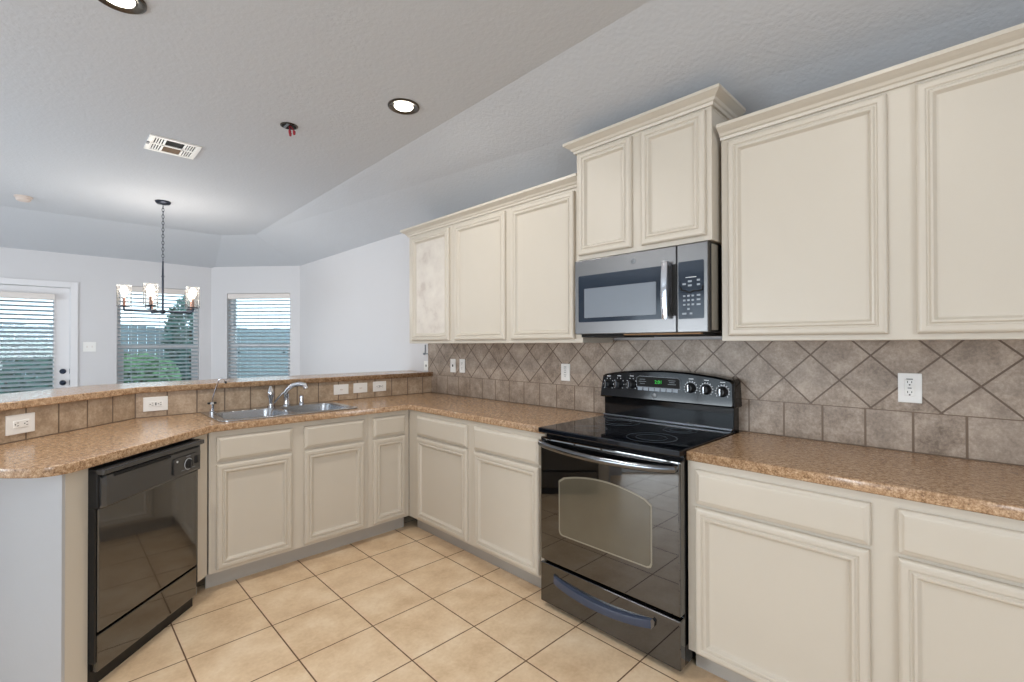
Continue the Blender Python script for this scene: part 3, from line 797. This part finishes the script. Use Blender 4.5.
def window_unit(name, x0, x1, z0, z1, zm, place):
    f = MB()
    e = .045
    for a0, a1, c0, c1 in ((x0, x0+e, z0, z1), (x1-e, x1, z0, z1), (x0+e, x1-e, z0, z0+e), (x0+e, x1-e, z1-e, z1)):
        f.box(a0, a1, .075, .145, c0, c1)
    w = struct(f.build(name, M['trimwhite'])); place(w)
    m = MB(); m.box(x0+e, x1-e, .078, .118, zm-.022, zm+.022, .003, 1); m.build('meeting_rail', M['trimwhite'], w)
    s = MB()
    for a0, a1, c0, c1 in ((x0+e, x0+e+.03, z0+e, zm-.022), (x1-e-.03, x1-e, z0+e, zm-.022), (x0+e+.03, x1-e-.03, z0+e, z0+e+.03)):
        s.box(a0, a1, .085, .112, c0, c1)
    sh = s.build('lower_sash', M['trimwhite'], w)
    MB().box(x0+e, x1-e, .100, .104, z0+e, zm-.02).build('pane', M['glass'], sh)
    MB().box(x0+e, x1-e, .122, .126, zm+.02, z1-e).build('pane', M['glass'], w)
    for dx in (x0+.13, x1-.13):
        MB().box(dx-.018, dx+.018, .066, .078, zm-.10, zm-.085, .002, 1).build('sash_latch', M['dark'], w)
    MB().box(x0-.03, x1+.03, -.03, .074, z0-.02, z0-.0005, .004, 1).build('window_sill', M['trimwhite'], w)
    return w
def at_back(o): o.location = (0, YB, 0); return o
window_unit('window_1', W0, W1, WZ0, WZ1, 1.332, at_back)
t = thing('window_blind', 'white horizontal blind in the far-wall window behind the chandelier', 'blind', (0, YB, 0))
blind(t, W0+.006, W1-.006, WZ0+.02, WZ1-.004, .035, 20)
window_unit('window_2', V0, V1, VZ0, VZ1, 1.332, onslant)
t = thing('window_blind', 'white horizontal blind in the slanted-wall window right of the chandelier', 'blind', (B.x, B.y, 0)); t.rotation_euler = (0, 0, math.radians(ang))
blind(t, V0+.006, V1-.006, VZ0+.02, VZ1-.004, .035, 22)
# patio door
m = MB(); d0, d1 = DX0+.008, DX1-.006
for a0, a1, c0, c1 in ((d0, d0+.12, .01, 2.027), (d1-.125, d1, .01, 2.027), (d0+.12, d1-.125, .01, .26), (d0+.12, d1-.125, 1.935, 2.027)):
    m.box(a0, a1, .03, .075, c0, c1)
dd = struct(at_back(m.build('door_1', M['trimwhite'])))
m = MB()
for a0, a1, c0, c1 in ((d0+.12, d0+.14, .26, 1.935), (d1-.145, d1-.125, .26, 1.935), (d0+.14, d1-.145, .26, .28), (d0+.14, d1-.145, 1.915, 1.935)):
    m.box(a0, a1, .020, .032, c0, c1, .003, 1)
m.build('glass_trim', M['trimwhite'], dd)
MB().box(d0+.12, d1-.125, .05, .054, .26, 1.935).build('pane', M['glass'], dd)
bd = MB().box(d0+.125, d1-.128, -.035, .018, 1.875, 1.945, .004, 2).build('blind_valance', M['valance'], dd)
m = MB(); slats(m, d0+.128, d1-.135, .31, 1.872, .0, .050, .053, 26); m.build('blind_slats', M['slat'], dd)
MB().box(d0+.128, d1-.135, -.02, .02, .285, .308, .004, 2).build('blind_bottom_rail', M['slat'], dd)
for z in (1.034, .900):
    kn = MB().lathe([(.030, .03), (.030, .022), (.024, .016)], (.098, 0, z), 'y', 20).build('rosette', M['knobmetal'], dd, True)
    if z < 1: MB().lathe([(.011, .016), (.011, -.01), (.026, -.02), (.030, -.035), (.024, -.05), (.008, -.056)], (.098, 0, z), 'y', 20).build('knob', M['knobmetal'], kn, True)
    else: MB().box(.090, .106, -.004, .016, z-.004, z+.004, .002, 1).build('thumb_turn', M['knobmetal'], kn)
m = MB()
for z in (1.034, .90): m.box(d1-.002, d1+.003, .026, .034, z-.03, z+.03)
m.build('strike_edge', M['bronze'], dd)
m = MB()
for a0, a1, c0, c1 in ((DX1, DX1+.066, 0, DZ+.066), (DX0-.066, DX0, 0, DZ+.066), (DX0, DX1, DZ, DZ+.066)):
    m.box(a0, a1, -.018, -.0005, c0, c1, .004, 2)
struct(at_back(m.build('trim_3', M['trimwhite'])))
m = MB()
for a0, a1, c0, c1 in ((DX1-.004, DX1, 0, DZ), (DX0, DX0+.004, 0, DZ), (DX0, DX1, DZ-.004, DZ)):
    m.box(a0, a1, 0, .15, c0, c1)
struct(at_back(m.build('trim_4', M['trimwhite'])))

# ------------------------------------------------------------------ ceiling fittings
LAMP = []
def downlight(label, x, y, power):
    t = thing('recessed_light', label, 'ceiling light', (x, y, ZC), 0, 'recessed ceiling lights')
    MB().lathe([(.088, 0), (.088, -.005), (.080, -.009), (.066, -.006), (.060, -.001)], seg=40, cap0=True).build('trim_ring', M['nickel'], t, True)
    MB().lathe([(.052, -.0015), (.050, -.006), (.030, -.009), (.01, -.0095)], seg=32).build('lens', M['can'], t, True)
    l = bpy.data.lights.new('lamp_glow', 'AREA'); l.shape = 'DISK'; l.size = .1; l.energy = power; l.color = (1, .96, .90)
    o = bpy.data.objects.new('lamp_glow', l); COL.objects.link(o); o.parent = t; o.location = (0, 0, -.013)
    return t
downlight('lit recessed ceiling light above the range side of the kitchen', 1.422, 2.322, 7)
downlight('lit recessed ceiling light cut off by the top edge of the photo', .182, 2.365, 19)
downlight('unseen recessed ceiling light added over the near right worktop', 1.422, .35, 2)  # lamp out of view, added to light the kitchen
downlight('unseen recessed ceiling light added over the near floor', .190, .35, 9)  # second added lamp out of view, lights the floor
t = thing('ceiling_vent', 'white square air register on the flat ceiling with dark louvre slots', 'vent', (.588, 3.895, ZC), 0)
m = MB()
for a0, a1, b0, b1 in ((-.165, .165, -.165, -.135), (-.165, .165, .135, .165), (-.165, -.135, -.135, .135), (.135, .165, -.135, .135)):
    m.box(a0, a1, b0, b1, -.010, 0, .002, 1)
m.build('frame', M['white'], t)
MB().box(-.135, .135, -.135, .135, -.003, -.0005).build('duct_back', M['dark'], t)
m = MB(); m.box(-.135, .135, -.010, .010, -.009, -.002); m.box(-.072, -.058, -.135, .135, -.009, -.002); m.box(.058, .072, -.135, .135, -.009, -.002)
for s in (-1, 1):
    for k in range(4): x = s*(.084+k*.016); m.box(x-.004, x+.004, -.135, .135, -.008, -.002)
m.build('louvres', M['white'], t)
m = MB(); m.box(-.056, .056, .012, .13, -.0075, -.003); m.build('damper', M['brown'], t)['label'] = 'brownish damper blade'
MB().box(-.168, -.150, -.02, .02, -.016, -.010).build('lever', M['markgrey'], t)
t.scale = (.86, .88, 1)
t = thing('junction_box', 'open round ceiling box with red wire caps hanging out', 'junction box', (1.043, 3.022, ZC), 0)
m = MB(); m.lathe([(.050, 0), (.050, -.004), (.042, -.006), (.042, -.001)], seg=28); m.build('box_rim', M['nickel'], t, True)
MB().lathe([(.042, -.001), (.042, -.002)], seg=28).build('box_back', M['dark'], t)
MB().box(-.022, -.010, -.036, .036, -.008, -.003).build('bracket', M['markgrey'], t)
for k, (dx, dy) in enumerate(((.0, -.01), (.022, -.018), (.012, .012))):
    w = MB().tube([(dx*.3, dy*.3, -.002), (dx*.6, dy, -.020), (dx, dy*1.2, -.034)], .003, 6).build('wire', M['red'], t, True)
    MB().lathe([(.004, -.030), (.009, -.036), (.007, -.054), (.003, -.058)], (dx, dy*1.2, 0), seg=10).build('wire_cap', M['red'], w, True)
t = thing('smoke_detector', 'small round smoke detector on the ceiling at far left', 'smoke detector', (-.185, 6.15, ZC), 0)
MB().lathe([(.062, 0), (.062, -.010), (.054, -.014)], seg=28).build('base', M['paperwhite'], t, True)
MB().lathe([(.052, -.013), (.050, -.034), (.038, -.044), (.012, -.045)], seg=28).build('cover', M['paperwhite'], t, True)

# chandelier
CX, CY = .748, 5.456
t = thing('chandelier', 'five-light dark bronze chandelier with clear glass shades hanging over the breakfast area', 'chandelier', (CX, CY, 0), 0)
MB().lathe([(.062, ZC), (.062, ZC-.012), (.050, ZC-.024), (.012, ZC-.030)], seg=28).build('canopy', M['bronze'], t, True)
m = MB(); z = ZC-.03; k = 0
while z > 2.165:
    b = MB(); pts = []
    for i in range(17):
        a = 2*PI*i/16; u = .0085*math.cos(a); w = .019*math.sin(a)
        pts.append((u if k % 2 else 0, 0 if k % 2 else u, z-.019+w))
    m.tube(pts, .0026, 6); z -= .031; k += 1
m.build('chain', M['bronze'], t, True)
MB().torus((0, 0, 2.150), .014, .003, 24, 6, 'x').build('loop', M['bronze'], t, True)
MB().lathe([(.008, 1.652), (.009, 1.66), (.009, 1.985), (.013, 1.988), (.013, 1.998), (.009, 2.0), (.007, 2.10), (.007, 2.136)], seg=16).build('stem', M['bronze'], t, True)
MB().lathe([(.008, 1.640), (.020, 1.646), (.024, 1.660), (.020, 1.674), (.010, 1.680)], seg=20).build('hub', M['bronze'], t, True)
vdir = Vector((.1358, .9907)); rdir = Vector((.9907, -.1358))
for k in range(5):
    ph = math.radians(270+72*k); dv = rdir*math.sin(ph)+vdir*math.cos(ph); R_ = .282
    x, y = dv.x*R_, dv.y*R_
    MB().tube([(dv.x*.015, dv.y*.015, 1.662), (x*.5, y*.5, 1.659), (x, y, 1.662)], .0075, 10).build('arm', M['bronze'], t, True)
    MB().lathe([(.007, 1.660), (.008, 1.690), (.040, 1.694), (.042, 1.698), (.042, 1.701), (.012, 1.703)], (x, y, 0), seg=24).build('cup', M['bronze'], t, True)
    ho = MB().lathe([(.011, 1.703), (.011, 1.780)], (x, y, 0), seg=14).build('candle_sleeve', M['copper'], t, True)
    MB().lathe([(.006, 1.780), (.012, 1.790), (.026, 1.820), (.031, 1.842), (.022, 1.872), (.007, 1.885)], (x, y, 0), seg=16).build('bulb', M['bulb'], ho, True)
    m = MB(); m.lathe([(.053, 1.701), (.053, 1.890)], (x, y, 0), seg=28, cap0=False, cap1=False)
    sh = m.build('glass_shade', M['shade'], t, True)
    MB().torus((x, y, 1.890), .0530, .0018, 28, 6).build('shade_rim', M['white'], sh, True)
l = bpy.data.lights.new('chandelier_glow', 'POINT'); l.energy = 23; l.color = (1, .93, .84); l.shadow_soft_size = .25
o = bpy.data.objects.new('chandelier_glow', l); COL.objects.link(o); o.parent = t; o.location = (0, 0, 1.95)

# ------------------------------------------------------------------ garden seen through the blinds
struct(MB().box(-8, 12, 8.7, 22, -.25, -.15).build('ground', M['lawn']))
t = thing('garden_fence', 'weathered board fence beyond the breakfast windows', 'fence', (0, 0, 0))
m = MB(); x = -6.0
while x < 9: m.box(x, x+.135, 12.0, 12.02, -.15, 1.72+.02*math.sin(x*7)); x += .142
m.build('boards', M['fence'], t)
m = MB()
for z in (.2, .95, 1.55): m.box(-6, 9, 12.02, 12.06, z, z+.09)
m.build('rails', M['fence'], t)
def shrub(label, x, y, rad, h, mat, n):
    t = thing('garden_shrub', label, 'shrub', (x, y, -.15))
    MB().tube([(0, 0, 0), (.03, .02, h*.4), (.0, .0, h*.75)], [.05, .04, .02], 8).build('stem', M['bark'], t)
    m = MB(); b = m.bm
    for i in range(n):
        a, u, q = random.uniform(0, 2*PI), random.uniform(-1, 1), random.uniform(.45, 1)**.5
        s = math.sqrt(1-u*u); p = Vector((rad*q*s*math.cos(a), rad*q*s*math.sin(a), h*.58+h*.42*q*u))
        e1 = Vector((random.gauss(0, 1), random.gauss(0, 1), random.gauss(0, 1))).normalized(); e2 = e1.orthogonal().normalized()
        L, w = random.uniform(.06, .11), random.uniform(.025, .04)
        b.faces.new([b.verts.new(p+v) for v in (e1*L, e2*w+e1*.1*L, -e1*L, -e2*w+e1*.1*L)])
    m.build('foliage', M[mat], t)
shrub('bright green shrub seen low through the far-wall window', 1.10, 10.2, .6, 1.35, 'leaf', 1500)
shrub('dark green shrub at the right of the far-wall window', 1.98, 11.2, .45, 2.5, 'leafdark', 1700)
shrub('dark green shrub outside the patio door', -.55, 10.9, .8, 1.7, 'leafdark', 1500)
